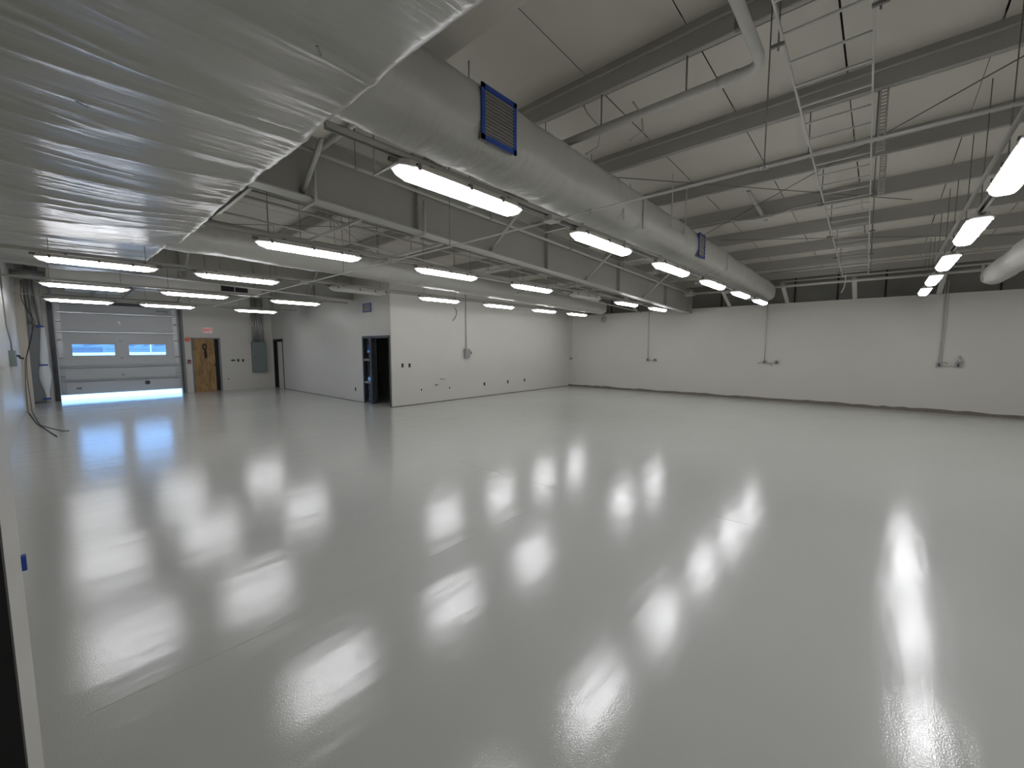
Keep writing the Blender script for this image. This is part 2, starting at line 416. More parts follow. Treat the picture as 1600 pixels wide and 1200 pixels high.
# glazed black door frame near the outside corner
d4 = struct(empty('door_4', (XO, 11.0, 0)), 'dark metal door frame with sidelight bars and open black door')
m = box(XO-.015, XO+.16, 10.26, 10.31, 0, 2.02); m.box(XO-.015, XO+.16, 11.72, 11.78, 0, 2.02); m.box(XO-.015, XO+.16, 10.26, 11.78, 1.96, 2.03)
m.build('door_frame', 'charcoal', d4)
box(XO-.01, XO+.12, 11.27, 11.36, 0, 1.97).build('mullion', 'charcoal', d4)
for zz in (.64, 1.32): box(XO-.005, XO+.1, 11.36, 11.72, zz-.03, zz+.03).build('sidelight_bar', 'cabinet', d4)
box(XO+.02, XO+.1, 11.36, 11.72, 0, .05).build('sidelight_sill', 'charcoal', d4)
for z0, z1 in ((.05, .61), (.67, 1.29), (1.35, 1.96)):
    box(XO+.05, XO+.056, 11.36, 11.72, z0, z1).build('pane', 'glass', d4)
lf = MB().hexa([(XO+.125, 11.29, .01), (XO+.16, 11.26, .01), (XO+.66, 12.0, .01), (XO+.62, 12.03, .01)], [(XO+.125, 11.29, 1.96), (XO+.16, 11.26, 1.96), (XO+.66, 12.0, 1.96), (XO+.62, 12.03, 1.96)]).build('door_leaf', 'black', d4)
MB().tube([(XO+.6, 11.93, .98), (XO+.66, 11.89, .98), (XO+.6, 11.8, .98)], .012, 8).build('door_handle', 'galv', lf)

# black leaf painted in for the dark doorway beside the camera
ed = struct(empty('door_5', (-.32, 1.42, 0)), 'black leaf standing for a dark doorway beside the near white pier')
box(XL, -.1, 1.4, 1.445, 0, 2.1).build('door_leaf', 'dark', ed)
box(-.106, -.09, 1.885, 1.905, 1.03, 1.075).build('tape_tab', 'tape', ed)

# ------------------------------------------------------------------ roof girders
def girder(yw, x0, x1, zb, label, stiff, top=True):
    g_ = thing('roof_girder', ((x0+x1)/2, yw, zb(x1)), label, 'girder', 'deep roof girders')
    zt = lambda x: purz(x)-.005
    def strip(ya, yb, fa, fb, nm, mt='steel'):
        MB().hexa([(x0, ya, fa(x0)), (x1, ya, fa(x1)), (x1, yb, fa(x1)), (x0, yb, fa(x0))], [(x0, ya, fb(x0)), (x1, ya, fb(x1)), (x1, yb, fb(x1)), (x0, yb, fb(x0))]).build(nm, mt, g_)
    strip(yw-.006, yw+.006, zb, zt, 'web')
    strip(yw-.1, yw+.1, lambda x: zb(x)-.018, zb, 'bottom_flange', 'pipe')
    strip(yw-.1, yw+.1, lambda x: zt(x)-.016, zt, 'top_flange')
    for x in stiff:
        box(x-.006, x+.006, yw-.09, yw+.09, zb(x), zt(x)-.016).build('stiffener', 'steel', g_)
    return g_
zb1 = lambda x: 3.54-.0435*x
zb2 = lambda x: 3.35-.032*x
G1 = girder(5.163, -.54, 15.1, zb1, 'deep grey roof girder running to the back wall between the light rows', [.6, 3.66, 6.75, 9.8, 12.88])
G2 = girder(12.29, -.54, 6.35, zb2, 'deep grey roof girder passing above the office side wall corner', [.6, 2.13, 3.66, 5.19])
box(14.88, 15.12, 5.05, 5.28, 2.86, 3.7).build('column_head', 'steel', G1)
k = 0
for nm, x in (('hidden half by the sheeting', 2.09), ('second from the near end', 5.19), ('third from the near end', 8.26), ('fourth from the near end', 11.3)):
    t = thing('flange_brace', (x, 5.1, zb1(x)), 'diagonal brace from the deep girder up to a purlin, ' + nm, 'brace', 'girder flange braces')
    MB().tube([(x, 5.14, zb1(x)+.05), (x, 4.2, purz(x)+.03)], .032 if k == 0 else .024, 8).build('brace_tube', 'pipe', t)
    box(x-.03, x+.03, 4.14, 4.26, purz(x)-.004, purz(x)+.05).build('end_plate', 'steel', t)
    k += 1
    if k == 1:
        MB().tube([(2.13, 3.4, 3.87), (2.13, 4.75, 3.87)], .03, 8).build('cross_tube', 'pipe', t)
for nm, x in (('end nearest the door', 2.2), ('middle', 5.0)):
    t = tag(MB().tube([(x, 12.2, zb2(x)+.05), (x, 11.2, purz(x)+.03)], .03, 8).build('flange_brace', 'steel'), 'diagonal brace on the girder over the office corner, ' + nm, 'brace', 'far girder braces')
for nm, x in (('beside the trunk sheeting', 2.19), ('below the first near light', 3.74)):
    z = zb1(x)
    tag(MB().tube([(x, 5.04, z+.42), (x, 5.04, z-.02), (x, 5.045, z-.045), (x, 5.06, z-.055), (x, 5.42, z-.055)], .021, 8).build('conduit_drop', 'pipe'), 'conduit bending down and under the deep girder ' + nm, 'conduit', 'conduit drops at the girder')

# eave pipe and slanted struts over the back wall
tag(MB().tube([(14.2, -4, 3.43), (14.2, 4.95, 3.43)], .035, 8).build('eave_pipe', 'pipe'), 'long horizontal grey pipe along the top of the back wall', 'pipe')
br_n = ['straight behind the light row at the right edge', 'beneath the cable ladder', 'left of the cable ladder', 'beside the end of the deep girder', 'just left of the deep girder', 'near the coiled wire', 'closest to the office corner']
for nm, y in zip(br_n, (-1.0, .65, 2.24, 3.85, 5.6, 7.1, 8.7)):
    tag(MB().bar((15.3, y, 2.98), (14.15, y, 3.5), .1, .03, (0, 0, 1)).build('eave_strut', 'pipe'), 'slanted flat strut above the back wall, ' + nm, 'strut', 'slanted struts above the back wall')

# ------------------------------------------------------------------ wrapped ducts
def supel(t, a, b, n):
    c, s = math.cos(t), math.sin(t)
    return a*math.copysign(abs(c)**(2/n), c), b*math.copysign(abs(s)**(2/n), s)
tr = thing('trunk_duct', (.4, 3, 3.15), 'huge trunk duct wrapped in creased white plastic sheeting overhead', 'duct')
def trunk():
    # profile runs from the left wall along the bottom, round the right edge and over the top
    prof = []
    xl, xr, zb, zt = -.5, 1.4, 3.2, 3.47
    n1 = 46
    for i in range(n1): u = i/(n1-1); prof.append((xl+(xr-.10-xl)*u, zb-.035*math.sin(math.pi*min(1, u*1.05))))
    for i in range(1, 12): a = -math.pi/2+math.pi/2*i/11; prof.append((xr-.10+.10*math.cos(a), zb+.10+.10*math.sin(a)))
    prof.append((xr-.0, zt-.05)); prof.append((xr-.05, zt)); prof.append((xl, zt))
    ys = [-3+ i*.0145 for i in range(int(11.4/.0145))]
    rings = []
    for y in ys:
        r = []
        for (x, z) in prof:
            ye = 8.32 + (1.4-x)*.12
            yy = -3 + (y+3)/(8.4+.0)*(ye+3) if True else y
            # creases run across the duct
            wv = yy + .10*math.sin(x*1.3+yy*.7)
            rg_ = lambda sx, sy, sd, p: (1-abs(noise.noise((x*sx+sd, wv*sy, sd)))*1.6)
            c1_ = max(0, rg_(.3, 2.6, 1.3, 1))**7; c2_ = max(0, rg_(.42, 8.0, 4.7, 1))**6; c3_ = max(0, rg_(.6, 19., 8.1, 1))**4
            fk = .4+.6*min(1, max(0, (.55-x)/.7)); fk = fk*(.6+.4*min(1, max(0, yy/4)))
            nx = -c1_*.022*(.5+.5*fk) - c2_*.009*fk - c3_*.0035*fk + noise.noise((x*.4, wv*1.5, 9.))*.022 + noise.noise((x*.6, wv*5.0, 3.))*.006
            e = min(1, max(0, (x-.8)/.6)); nx += e*noise.noise((x*3, yy*24, 7.))*.006
            edge = max(0, (yy-(ye-.16))/.16)
            lift = .13*(1-math.sqrt(max(0, 1-edge*edge))) if z < 3.45 else 0
            bul = (.018*math.sin(yy*.9+.4)+.006*math.sin(yy*2.3)) if x > 1.2 else 0
            r.append((x+bul, yy, z+nx*(1 if z < 3.4 else .2)+lift))
        rings.append(r)
    m = MB(); n = len(prof); fs = []
    for i in range(len(rings)-1):
        for j in range(n-1): fs.append((i*n+j, i*n+j+1, (i+1)*n+j+1, (i+1)*n+j))
    m.add([p for r in rings for p in r], fs, True)
    o = (len(rings)-1)*n
    m.f.append(tuple(o+j for j in range(n))); m.s.append(False)
    return m
trunk().build('sheeting', 'plastic', tr)
for (x, y) in ((.55, 1.15), (.2, 3.6), (.95, 2.1)):
    MB().bar((x, y, 3.135), (x+.05, y+.07, 3.145), .012, .004).build('tape_scrap', 'cabinet', tr)

def duct(name, label, x0, x1, c0, c1, b0, b1, a, n, m='plastic2', seed=0, nx=150, endround=.05, extra=None):
    zl = min(c0[1]-b0, c1[1]-b1)
    t = thing(name, ((x0+x1)/2, (c0[0]+c1[0])/2, zl), label, 'duct', 'wrapped branch ducts')
    rings = []; N = 40
    for i in range(nx):
        u = i/(nx-1); x = x0+(x1-x0)*u
        yc = c0[0]+(c1[0]-c0[0])*u; zc = c0[1]+(c1[1]-c0[1])*u; b = b0+(b1-b0)*u
        e = min(1, (x1-x)/endround) if endround else 1
        k_ = .88+.12*math.sqrt(max(0, 1-(1-e)**2))
        band = math.sin(x*2.9+seed)*.006
        if extra: band += extra(x)
        r = []
        for j in range(N):
            tt = 2*math.pi*j/N
            dy, dz = supel(tt, a, b, n)
            w_ = noise.noise((x*2.2, dy*5+seed, dz*5))*.012 + noise.noise((x*9., dy*4, dz*4+seed))*.006 + noise.noise((x*24., dy*9, dz*9+seed))*.003 + band
            if dz < -b*.3: w_ += noise.noise((x*13.+dy*9, dy*3, seed))*.010
            L_ = math.hypot(dy, dz); f_ = k_*(1+w_/L_)
            r.append((x, yc+dy*f_, zc+dz*f_))
        rings.append(r)
    MB().loft(rings, True).build('wrap', m, t)
    return t
def register(parent, x0, x1, yf, z0, z1, nb=12, th=.035):
    r = box(x0+.015, x1-.015, yf+.004, yf+.16, z0+.015, z1-.015).build('register', 'grille', parent)
    f = MB()
    for q in ((x0, x0+th, z0, z1), (x1-th, x1, z0, z1), (x0, x1, z0, z0+th), (x0, x1, z1-th, z1)): f.box(q[0], q[1], yf-.006, yf+.006, q[2], q[3])
    f.build('tape_border', 'tape', r)
    for i in range(nb):
        zz = z0+th+.01+(z1-z0-2*th-.02)*(i+.5)/nb
        MB().bar((x0+th, yf-.001, zz), (x1-th, yf-.001, zz), .01, .012).build('louver', 'grille', r)
    return r
dA = duct('branch_duct', 'wrapped branch duct with a large blue-taped grille near the trunk', 1.2, 14.1, (2.65, 3.5), (2.68, 3.29), .285, .262, .3, 2.7, seed=1., nx=330,
          extra=lambda x: .012*max(0, 1-abs(x-4.55)/.05)+.012*max(0, 1-abs(x-3.5)/.12)-.01*max(0, 1-abs(x-5.1)/.03))
register(dA, 2.27, 2.665, 2.335, 3.265, 3.665)
register(dA, 7.25, 7.58, 2.355, 3.19, 3.58, nb=6, th=.025)
for x in (4.62, 5.15, 9.0): box(x-.012, x+.012, 2.36, 2.37, 3.2, 3.55).build('tape_seam', 'plastic', dA)
dB = duct('branch_duct', 'smaller wrapped branch duct running past the top of the office wall', 1.2, 13.9, (7.95, 3.41), (7.95, 3.15), .255, .225, .265, 2.6, seed=5., nx=260)
dD = duct('branch_duct', 'bare end of the branch duct at the right edge of the view', 3.2, 14.0, (-1.72, 3.3), (-1.72, 3.25), .2, .2, .2, 2.2, m='pipe', seed=8., nx=90, endround=.25)
box(13.4, 13.43, -1.53, -1.49, 3.1, 3.45).build('strap', 'steel', dD)
for x in (6.0, 6.55):
    tag(MB().bar((x, 2.33, purz(x)+.1), (x, 2.33, 3.4), .03, .01, (0, 1, 0)).build('duct_strap', 'pipe'), 'flat hanger strap beside the second duct grille, ' + ('nearer one' if x < 6.2 else 'farther one'), 'strap', 'duct hanger straps')
# boxed ducts above the overhead door
dg = thing('box_duct', (2, 14.2, 3.24), 'boxed duct wrapped in plastic above the overhead door bay, with black opening', 'duct')
rg = []
for i in range(60):
    x = .06+4.3*i/59; s_ = .03*noise.noise((x*1.7, 3., 1.))
    rg.append([(x, 13.95, 3.62), (x, 13.95, 3.24+s_), (x, 14.05, 3.22+s_), (x, 14.7, 3.24), (x, 14.75, 3.62)])
MB().loft(rg, False).build('wrap', 'plastic2', dg)
box(3.32, 3.98, 13.93, 13.96, 3.28, 3.43).build('opening', 'dark', dg); box(3.64, 3.66, 13.925, 13.935, 3.28, 3.43).build('damper_bar', 'steel', dg)
tag(MB().tube([(-.53, 15.9, 3.5), (.04, 15.9, 3.5)], .11, 16).build('stub_duct', 'galv'), 'short round metal duct stub at the left wall', 'duct')
sd = thing('supply_plenum', (1.4, 17.4, 3.36), 'pale flat plenum over the overhead door catching daylight', 'duct')
box(.42, 1.62, 16.4, 18.7, 3.4, 3.62).build('plenum_body', 'white', sd); box(1.85, 3.0, 16.0, 17.4, 3.45, 3.62).build('plenum_body', 'white', sd)
for x in (1.0, 1.74): MB().bar((x, 16.2, 3.34), (x, 18.9, 3.34), .05, .05).build('support_angle', 'galv', sd)

# ------------------------------------------------------------------ light fixtures
ZL = 2.875
def ring_rect(lx, ly, z, c):
    a, b = lx/2, ly/2
    return [(a, -b+c, z), (a, b-c, z), (a-c*1.6, b, z), (-a+c*1.6, b, z), (-a, b-c, z), (-a, -b+c, z), (-a+c*1.6, -b, z), (a-c*1.6, -b, z)]
def fixture(lit, latches):
    root = empty('tube_light', (0, 0, 0))
    prof = [(-.084, .046), (-.074, .016), (-.054, -.006), (-.03, -.013), (.03, -.013), (.054, -.006), (.074, .016), (.084, .046)]
    tip = [(a*.62, .046-(.046-b)*.12) for a, b in prof]; mid = [(a*.9, .046-(.046-b)*.72) for a, b in prof]
    df = MB().loft([[(x, a, b) for a, b in prof] for x in (-.53, .53)], True).build('diffuser', 'lens' if lit else 'lensoff', root)
    for s in (-1, 1):
        MB().loft([[(s*x, a, b) for a, b in (p[::-1] if s < 0 else p)] for x, p in ((.53, prof), (.595, mid), (.635, tip))], True).build('diffuser_end', 'lensend' if lit else 'lensoff', df)
    MB().loft([ring_rect(1.31, .184, .046, .055), ring_rect(1.31, .184, .058, .055), ring_rect(1.27, .15, .062, .045), ring_rect(1.22, .12, .1, .035)], False).build('housing', 'housing', root)
    if latches:
        for x in (-.5, -.02, .34):
            for s in (-1, 1):
                MB().box(x-.014, x+.014, s*.094-.004, s*.094+.004, .034, .074).box(x-.014, x+.014, min(s*.07, s*.096), max(s*.07, s*.096), .07, .078).build('latch', 'clip', root)
        for x in (-.33, .5):
            MB().hexa([(x-.015, -.08, .05), (x+.015, -.08, .05), (x+.015, .08, .05), (x-.015, .08, .05)], [(x-.03, -.03, .125), (x, -.03, .125), (x, .03, .125), (x-.03, .03, .125)]).build('hanger_clip', 'clip', root)
    for s in (-1, 1):
        MB().tube([(s*.6, 0, .082), (s*.68, 0, .082)], .017, 8).build('cable_gland', 'clip', root)
    return root
protos = {(True, True): fixture(True, True), (True, False): fixture(True, False), (False, True): fixture(False, True)}
used = {}
ordn = ['nearest', 'second', 'third', 'fourth', 'fifth', 'sixth', 'seventh']
rows = [
 ('under the big wrapped duct', 2.53, [2.2755, 4.456, 6.6, 8.72, 10.84, 12.87], []),
 ('just beyond the deep girder', 5.46, [2.311, 4.512, 6.75, 8.82, 10.97, 13.15], [3]),
 ('in front of the office wall', 8.55, [.578, 2.3245, 4.5705, 6.7845, 9.0, 11.2, 13.2], [2]),
 ('over the middle of the door bay', 11.95, [.5835, 2.353, 4.559], []),
 ('closest to the overhead door', 15.75, [.62, 2.42, 4.72], []),
 ('at the right edge', -.63, [2.28, 4.46, 6.6, 8.75, 10.85, 12.95], []),  # nearest one is out of view, added for light on this side
 ('added out of view to light the right side', -3.75, [2.28, 4.46, 6.6, 8.75, 10.85, 12.95], []),  # unseen row added to brighten the right part of the room
]
for desc, y, xs, off in rows:
    for i, x in enumerate(xs):
        lit = i not in off
        key = (lit, (not lit) or (x < 9 and y < 9))
        p = protos[key]
        if key in used: r = dup(p, (x, y, ZL))
        else: r = p; r.location = (x, y, ZL); ORG[r.name] = (x, y, ZL); used[key] = 1
        tag(r, ('glowing' if lit else 'unlit') + ' tube light, ' + ordn[i] + ' of the row ' + desc, 'light', 'ceiling tube lights')
    x0 = min(xs)-1.1 if y < 8 else -.5; x0 = max(x0, -.5); x1 = min(max(xs)+.9, 14.6)
    if y in (11.95, 15.75): x1 = 6.0
    t = thing('light_rail', ((x0+x1)/2, y, 3.0), 'thin strut rail carrying the light row ' + desc, 'rail', 'light row rails')
    MB().box(x0, x1, y-.02, y-.017, 2.99, 3.03).box(x0, x1, y+.017, y+.02, 2.99, 3.03).box(x0, x1, y-.02, y+.02, 3.027, 3.03).build('channel', 'steel', t)
    for a, b in zip(xs[:-1], xs[1:]):
        if b-a > 1.4: MB().tube([(a+.68, y, ZL+.082), (b-.68, y, ZL+.082)], .011, 6).build('conduit', 'galv', t)
    for x in [v+s for v in xs for s in (-.5, .5)]:
        if y == 2.53:
            MB().bar((x, 2.5, 3.035), (x, 3.04, 3.035), .02, .012).build('hanger_arm', 'steel', t)
            MB().tube([(x, 3.02, 3.03), (x, 3.02, roofz(x)+.02)], .0055, 5).build('hanger_rod', 'rod', t)
        else:
            zt_ = 3.914 if (1.5 < x < 2.2 and -3.5 < y < 4.6) else roofz(x)+.02
            MB().tube([(x, y, 3.02), (x, y, zt_)], .0045, 5).build('hanger_rod', 'rod', t)
    ed_x = xs[-1]+.68
    if y == 2.53 or y == 5.46 or y == 8.55:
        bx = 3.42
        box(bx-.07, bx+.07, y-.06, y+.06, 2.94, 2.99).build('junction_box', 'pipe', t)

# ------------------------------------------------------------------ conduits and pipes under the roof
def conduit(name, pts, r, label, cat='conduit', m='pipe', n=8, group=None):
    return tag(MB().tube(pts, r, n).build(name, m), label, cat, group)
c1 = thing('cross_conduit', (3.42, 5, 2.96), 'long straight conduit crossing below all the light rows', 'conduit')
MB().tube([(3.42, -7.9, 2.95), (3.42, 15.4, 2.95)], .011, 8).build('pipe_run', 'pipe', c1)
for y in (.69, -1.9, 4.1, 6.9, 10): MB().tube([(3.42, y, 2.95), (3.42, y, roofz(3.42)+.02)], .005, 5).build('hanger_rod', 'rod', c1)
for y in (.69, 2.1, -.5): MB().tube([(3.42, y-.025, 2.95), (3.42, y+.025, 2.95)], .02, 8).build('coupling', 'galv', c1)
p1 = thing('sprinkler_pipe', (8, 4.85, 3.43), 'long sloping sprinkler pipe in front of the deep girder', 'pipe')
MB().tube([(-.5, 4.85, 3.96), (14.3, 4.85, 3.447)], .024, 10).build('pipe_run', 'pipe', p1)
for x in (2.6, 4.9, 7.2, 9.5, 11.8):
    z = 3.943-.0346*x
    MB().tube([(x, 4.85, z-.03), (x, 4.85, roofz(x)+.02)], .006, 5).build('hanger_rod', 'rod', p1)
    MB().tube([(x-.02, 4.85, z), (x+.02, 4.85, z)], .033, 10).build('hanger_ring', 'galv', p1)
box(14.15, 14.4, 4.72, 4.98, 3.38, 3.5).build('end_box', 'pipe', p1)
p2 = thing('elbow_pipe', (3.69, .8, 3.8), 'thick painted pipe with an elbow hung below the roof purlins', 'pipe')
MB().tube([(1.2, .79, 3.86), (3.55, .79, 3.8), (3.64, .8, 3.795), (3.69, .86, 3.795), (3.7, 1.0, 3.795), (3.7, 4.5, 3.8)], .038, 14).build('pipe_run', 'pipe', p2)
MB().tube([(3.7, .95, 3.795), (3.7, 1.1, 3.795)], .045, 14).build('elbow_collar', 'pipe', p2)
for y in (1.35, 2.15): MB().tube([(3.7, y, 3.83), (3.7, y, roofz(3.7)+.02)], .008, 6).build('hanger_rod', 'rod', p2)
box(3.33, 3.37, .86, .9, 3.9, 4.35).build('beam_clamp', 'rod', p2)
conduit('pipe_stub', [(3.2, -.12, roofz(3.2)), (3.3, -.13, 4.15), (3.35, -.2, 4.1), (3.36, -1.2, 4.1)], .045, 'pipe stub dropping from the roof at the top right', 'pipe', n=12)
conduit('purlin_conduit', [(6.62, -4, 3.93), (6.62, 5, 3.93)], .014, 'thin conduit running along a purlin through the cable ladder')
conduit('purlin_conduit', [(12.8, -4, 3.62), (12.8, 2.3, 3.62)], .018, 'thin conduit along the purlin behind the last ceiling lights')
conduit('purlin_conduit', [(14.35, -4, 3.58), (14.35, 2.3, 3.58)], .022, 'lower conduit along the last purlin over the back wall')
conduit('row_pipe', [(2.5, -.58, 3.2), (10, -.58, 3.14)], .018, 'grey pipe above the light row at the right edge', 'pipe', m='steel')
conduit('duct_pipe', [(1.45, 6.95, 3.4), (9.5, 6.95, 3.27)], .045, 'thick pipe alongside the smaller wrapped duct', 'pipe', m='steel', n=12)
for nm, (y, z, r) in zip(['topmost', 'second', 'third', 'fourth', 'fifth', 'lowest'], [(6.05, 3.86, .012), (6.2, 3.8, .016), (6.35, 3.74, .012), (5.55, 3.62, .02), (5.75, 3.56, .014), (6.6, 3.55, .016)]):
    conduit('bundle_conduit', [(-.5, y, z+.02), (14.4, y, z-.6)], r, nm + ' conduit of the bundle behind the deep girder', group='conduit bundle behind the girder', m='steel')
for nm, x in zip(['nearest', 'second', 'third', 'fourth', 'fifth'], (1.6, 2.9, 4.3, 6.2, 8.6)):
    t = thing('trapeze', (x, 6.2, 3.45), nm + ' trapeze strut hung below the conduit bundle', 'strut', 'trapeze struts behind the girder')
    z = 3.53-.042*x
    MB().bar((x, 5.3, z), (x, 7.5, z), .04, .04).build('strut_bar', 'pipe', t)
    for y in (5.45, 6.2, 7.3): MB().tube([(x, y, z), (x, y, roofz(x)+.02)], .006, 5).build('hanger_rod', 'rod', t)
for nm, (a, b) in zip(['in front of the cable ladder', 'past the end of the cable ladder', 'behind the conduit bundle', 'beside the small wrapped duct', 'over the far right purlins'],
    [((8.6, -.2, 3.85), (4.9, 3.0, 3.95)), ((5.0, -1.0, 4.0), (8.9, 3.0, 3.85)), ((1.5, 5.4, 3.95), (6.0, 9.8, 3.9)), ((1.6, 9.5, 3.9), (6.3, 5.4, 3.95)), ((12.3, -3.0, 3.62), (9.0, 2.5, 3.8))]):
    conduit('brace_cable', [a, b], .006, 'thin roof bracing cable ' + nm, 'cable', m='rod', n=5, group='roof bracing cables')
# conduit box with wires on a purlin
jb = thing('purlin_box', (8.2, 1.66, 3.88), 'conduit junction box on a purlin between duct and cable ladder', 'box')
box(8.16, 8.26, 1.5, 1.8, 3.86, 3.9).build('box_body', 'pipe', jb)
MB().bar((7.0, 1.6, 3.98), (8.5, 1.65, 3.9), .05, .03).build('strut_bar', 'steel', jb)
MB().tube([(8.2, 1.8, 3.88), (8.2, 2.0, 3.89), (8.22, 2.2, 3.95), (8.24, 3.2, 3.95)], .011, 6).build('wire', 'pipe', jb)
MB().tube([(8.2, 1.5, 3.88), (8.2, 1.35, 3.9), (8.23, 1.2, 3.95), (8.24, .2, 3.95)], .011, 6).build('wire', 'pipe', jb)
conduit('dangling_cable', [(3.75, 2.42, 4.2), (3.78, 2.36, 4.05), (3.95, 2.3, 3.95), (4.0, 2.36, 3.8), (3.9, 2.45, 3.72)], .008, 'curved flexible cable dropping onto the big wrapped duct', 'cable')
conduit('dangling_cable', [(4.15, 2.05, 4.2), (4.25, 2.0, 4.1), (4.3, 2.0, 3.95), (4.2, 2.1, 3.85)], .009, 'second curved flexible cable right of the first one', 'cable')

# cable ladder
cl = thing('cable_ladder', (7.5, .45, 3.3), 'long white cable ladder hung under the roof', 'cable ladder')
def lad(x): return 3.6+SL*(6.29-x)
def ly(x, s): return (.60+.02*(x-3) if s else .145+.0195*(x-3))
sec = [(1.6, 5.25), (5.3, 8.6), (8.65, 12.5)]
for a, b in sec:
    for s in (0, 1):
        MB().bar((a, ly(a, s), lad(a)), (b, ly(b, s), lad(b)), .012, .03).build('rail', 'pipe', cl)
x = 1.7
while x < 12.5:
    MB().bar((x, ly(x, 0), lad(x)-.008), (x, ly(x, 1), lad(x)-.008), .02, .012).build('rung', 'pipe', cl); x += .322
for x in (3.4, 5.28, 6.9, 8.62, 10.3, 11.9):
    for s in (0, 1):
        yy = ly(x, s)+(.03 if s else -.03)
        MB().tube([(x, yy, lad(x)-.04), (x, yy, roofz(x)+.02)], .006, 5).build('hanger_rod', 'rod', cl)
        MB().bar((x-.03, yy-.04, lad(x)-.02), (x-.03, yy+.04, lad(x)-.02), .02, .02).build('rod_clamp', 'rod', cl)
conduit('hanging_cord', [(12.3, .72, 3.35), (12.35, .72, 3.2), (12.33, .74, 3.05), (12.3, .78, 2.95)], .012, 'pale cord hanging from the far end of the cable ladder', 'cord')
for nm, x in (('on the nearer purlin', 5.24), ('on the next purlin', 6.76)):
    y = .12; z0 = 3.5; z1 = purz(x)+.02
    m = MB().box(x, x+.01, y-.03, y-.018, z0, z1).box(x, x+.01, y+.018, y+.03, z0, z1)
    z = z0
    while z < z1: m.box(x, x+.01, y-.018, y+.018, z, z+.014); z += .03
    m.box(x+.01, x+.04, y-.032, y-.028, z0, z1).box(x+.01, x+.04, y+.028, y+.032, z0, z1)
    tag(m.build('slotted_strut', 'pipe'), 'slotted channel strut hanging beside the cable ladder ' + nm, 'strut', 'slotted hanging struts')

# ------------------------------------------------------------------ back wall boxes and conduits
def boxset(label, ys, zc, double=False, knob=False, whips=()):
    t = thing('wall_box_set', (XB, ys[0], zc), label, 'conduit', 'conduit drops on the back wall')
    top = 3.35
    MB().tube([(XB-.02, ys[0]+.01, zc+.03), (XB-.02, ys[0]+.01, top)], .012, 8).build('conduit', 'pipe', t)
    if double: MB().tube([(XB-.02, ys[0]-.04, zc+.03), (XB-.02, ys[0]-.04, top)], .012, 8).build('conduit', 'pipe', t)
    for y in ys:
        b_ = box(XB-.05, XB, y-.055, y+.055, zc-.055, zc+.055).build('box', 'galv', t)
        box(XB-.054, XB-.05, y-.022, y+.022, zc-.035, zc+.035).build('receptacle', 'charcoal', b_)
    if len(ys) > 1: MB().tube([(XB-.02, ys[0], zc-.02), (XB-.02, ys[1], zc-.02)], .012, 8).build('link_conduit', 'pipe', t)
    for (dy0, dz0, dy1, dz1) in whips:
        MB().tube([(XB-.03, ys[0]+dy0, zc+dz0), (XB-.06, ys[0]+(dy0+dy1)/2, zc+(dz0+dz1)/2+.03), (XB-.03, ys[0]+dy1, zc+dz1)], .006, 5).build('wire', 'wire', t)
    if knob:
        MB().tube([(XB-.01, ys[1]-.02, zc+.1), (XB-.09, ys[1]-.02, zc+.12)], .045, 12).build('sensor', 'galv', t)
        MB().tube([(XB-.04, ys[1]-.02, zc+.12), (XB-.04, ys[1]-.02, zc+.24)], .02, 8).build('sensor_neck', 'galv', t)
boxset('single wall box with conduit beside the office corner', [10.06], 1.2)
boxset('linked pair of wall boxes left of the back wall middle', [6.6, 6.32], 1.215)
boxset('linked wall boxes under the end of the wrapped duct', [2.75, 2.43], 1.215, whips=((.02, -.02, .2, -.06), (-.1, -.03, -.2, -.12)))
boxset('linked wall boxes with two conduits and a sensor', [-1.11, -1.44], 1.235, double=True, knob=True, whips=((-.05, .05, -.15, .03),))
loop = [(XB-.03, 8.5+.085*math.cos(a), 2.8+.1*math.sin(a)) for a in [2*math.pi*i/18 for i in range(19)]]
wc = tag(MB().tube(loop, .012, 6, False).tube([(p[0]-.02, p[1]+.015, p[2]+.01) for p in loop], .01, 6, False).tube([(XB-.03, 8.55, 2.9), (XB-.02, 8.5, 3.1)], .01, 6).build('wire_coil', 'steel'), 'coil of wire hung on the back wall under the roof', 'wire coil')

# ------------------------------------------------------------------ office wall fittings
ds = thing('disconnect_switch', (9.14, YO, 1.35), 'metal disconnect switch with tall conduit on the office wall', 'switch box')
b_ = box(9.03, 9.24, YO-.09, YO, 1.35, 1.64).build('box', 'galv', ds)
box(9.045, 9.225, YO-.096, YO-.09, 1.37, 1.62).build('cover', 'galv', b_)
MB().tube([(9.24, YO-.05, 1.56), (9.3, YO-.06, 1.54), (9.32, YO-.06, 1.47)], .014, 6).build('lever', 'black', ds)
MB().tube([(9.12, YO-.03, 1.62), (9.12, YO-.03, 4.05)], .014, 8).build('conduit', 'steel', ds)
conduit('loose_wire', [(8.66, YO-.01, 2.95), (8.72, YO-.03, 2.85), (8.71, YO-.04, 2.72), (8.62, YO-.05, 2.6), (8.68, YO-.05, 2.66), (8.56, YO-.04, 2.52)], .008, 'loose dark wire dangling on the office wall left of the conduit', 'wire', m='wire', n=5)
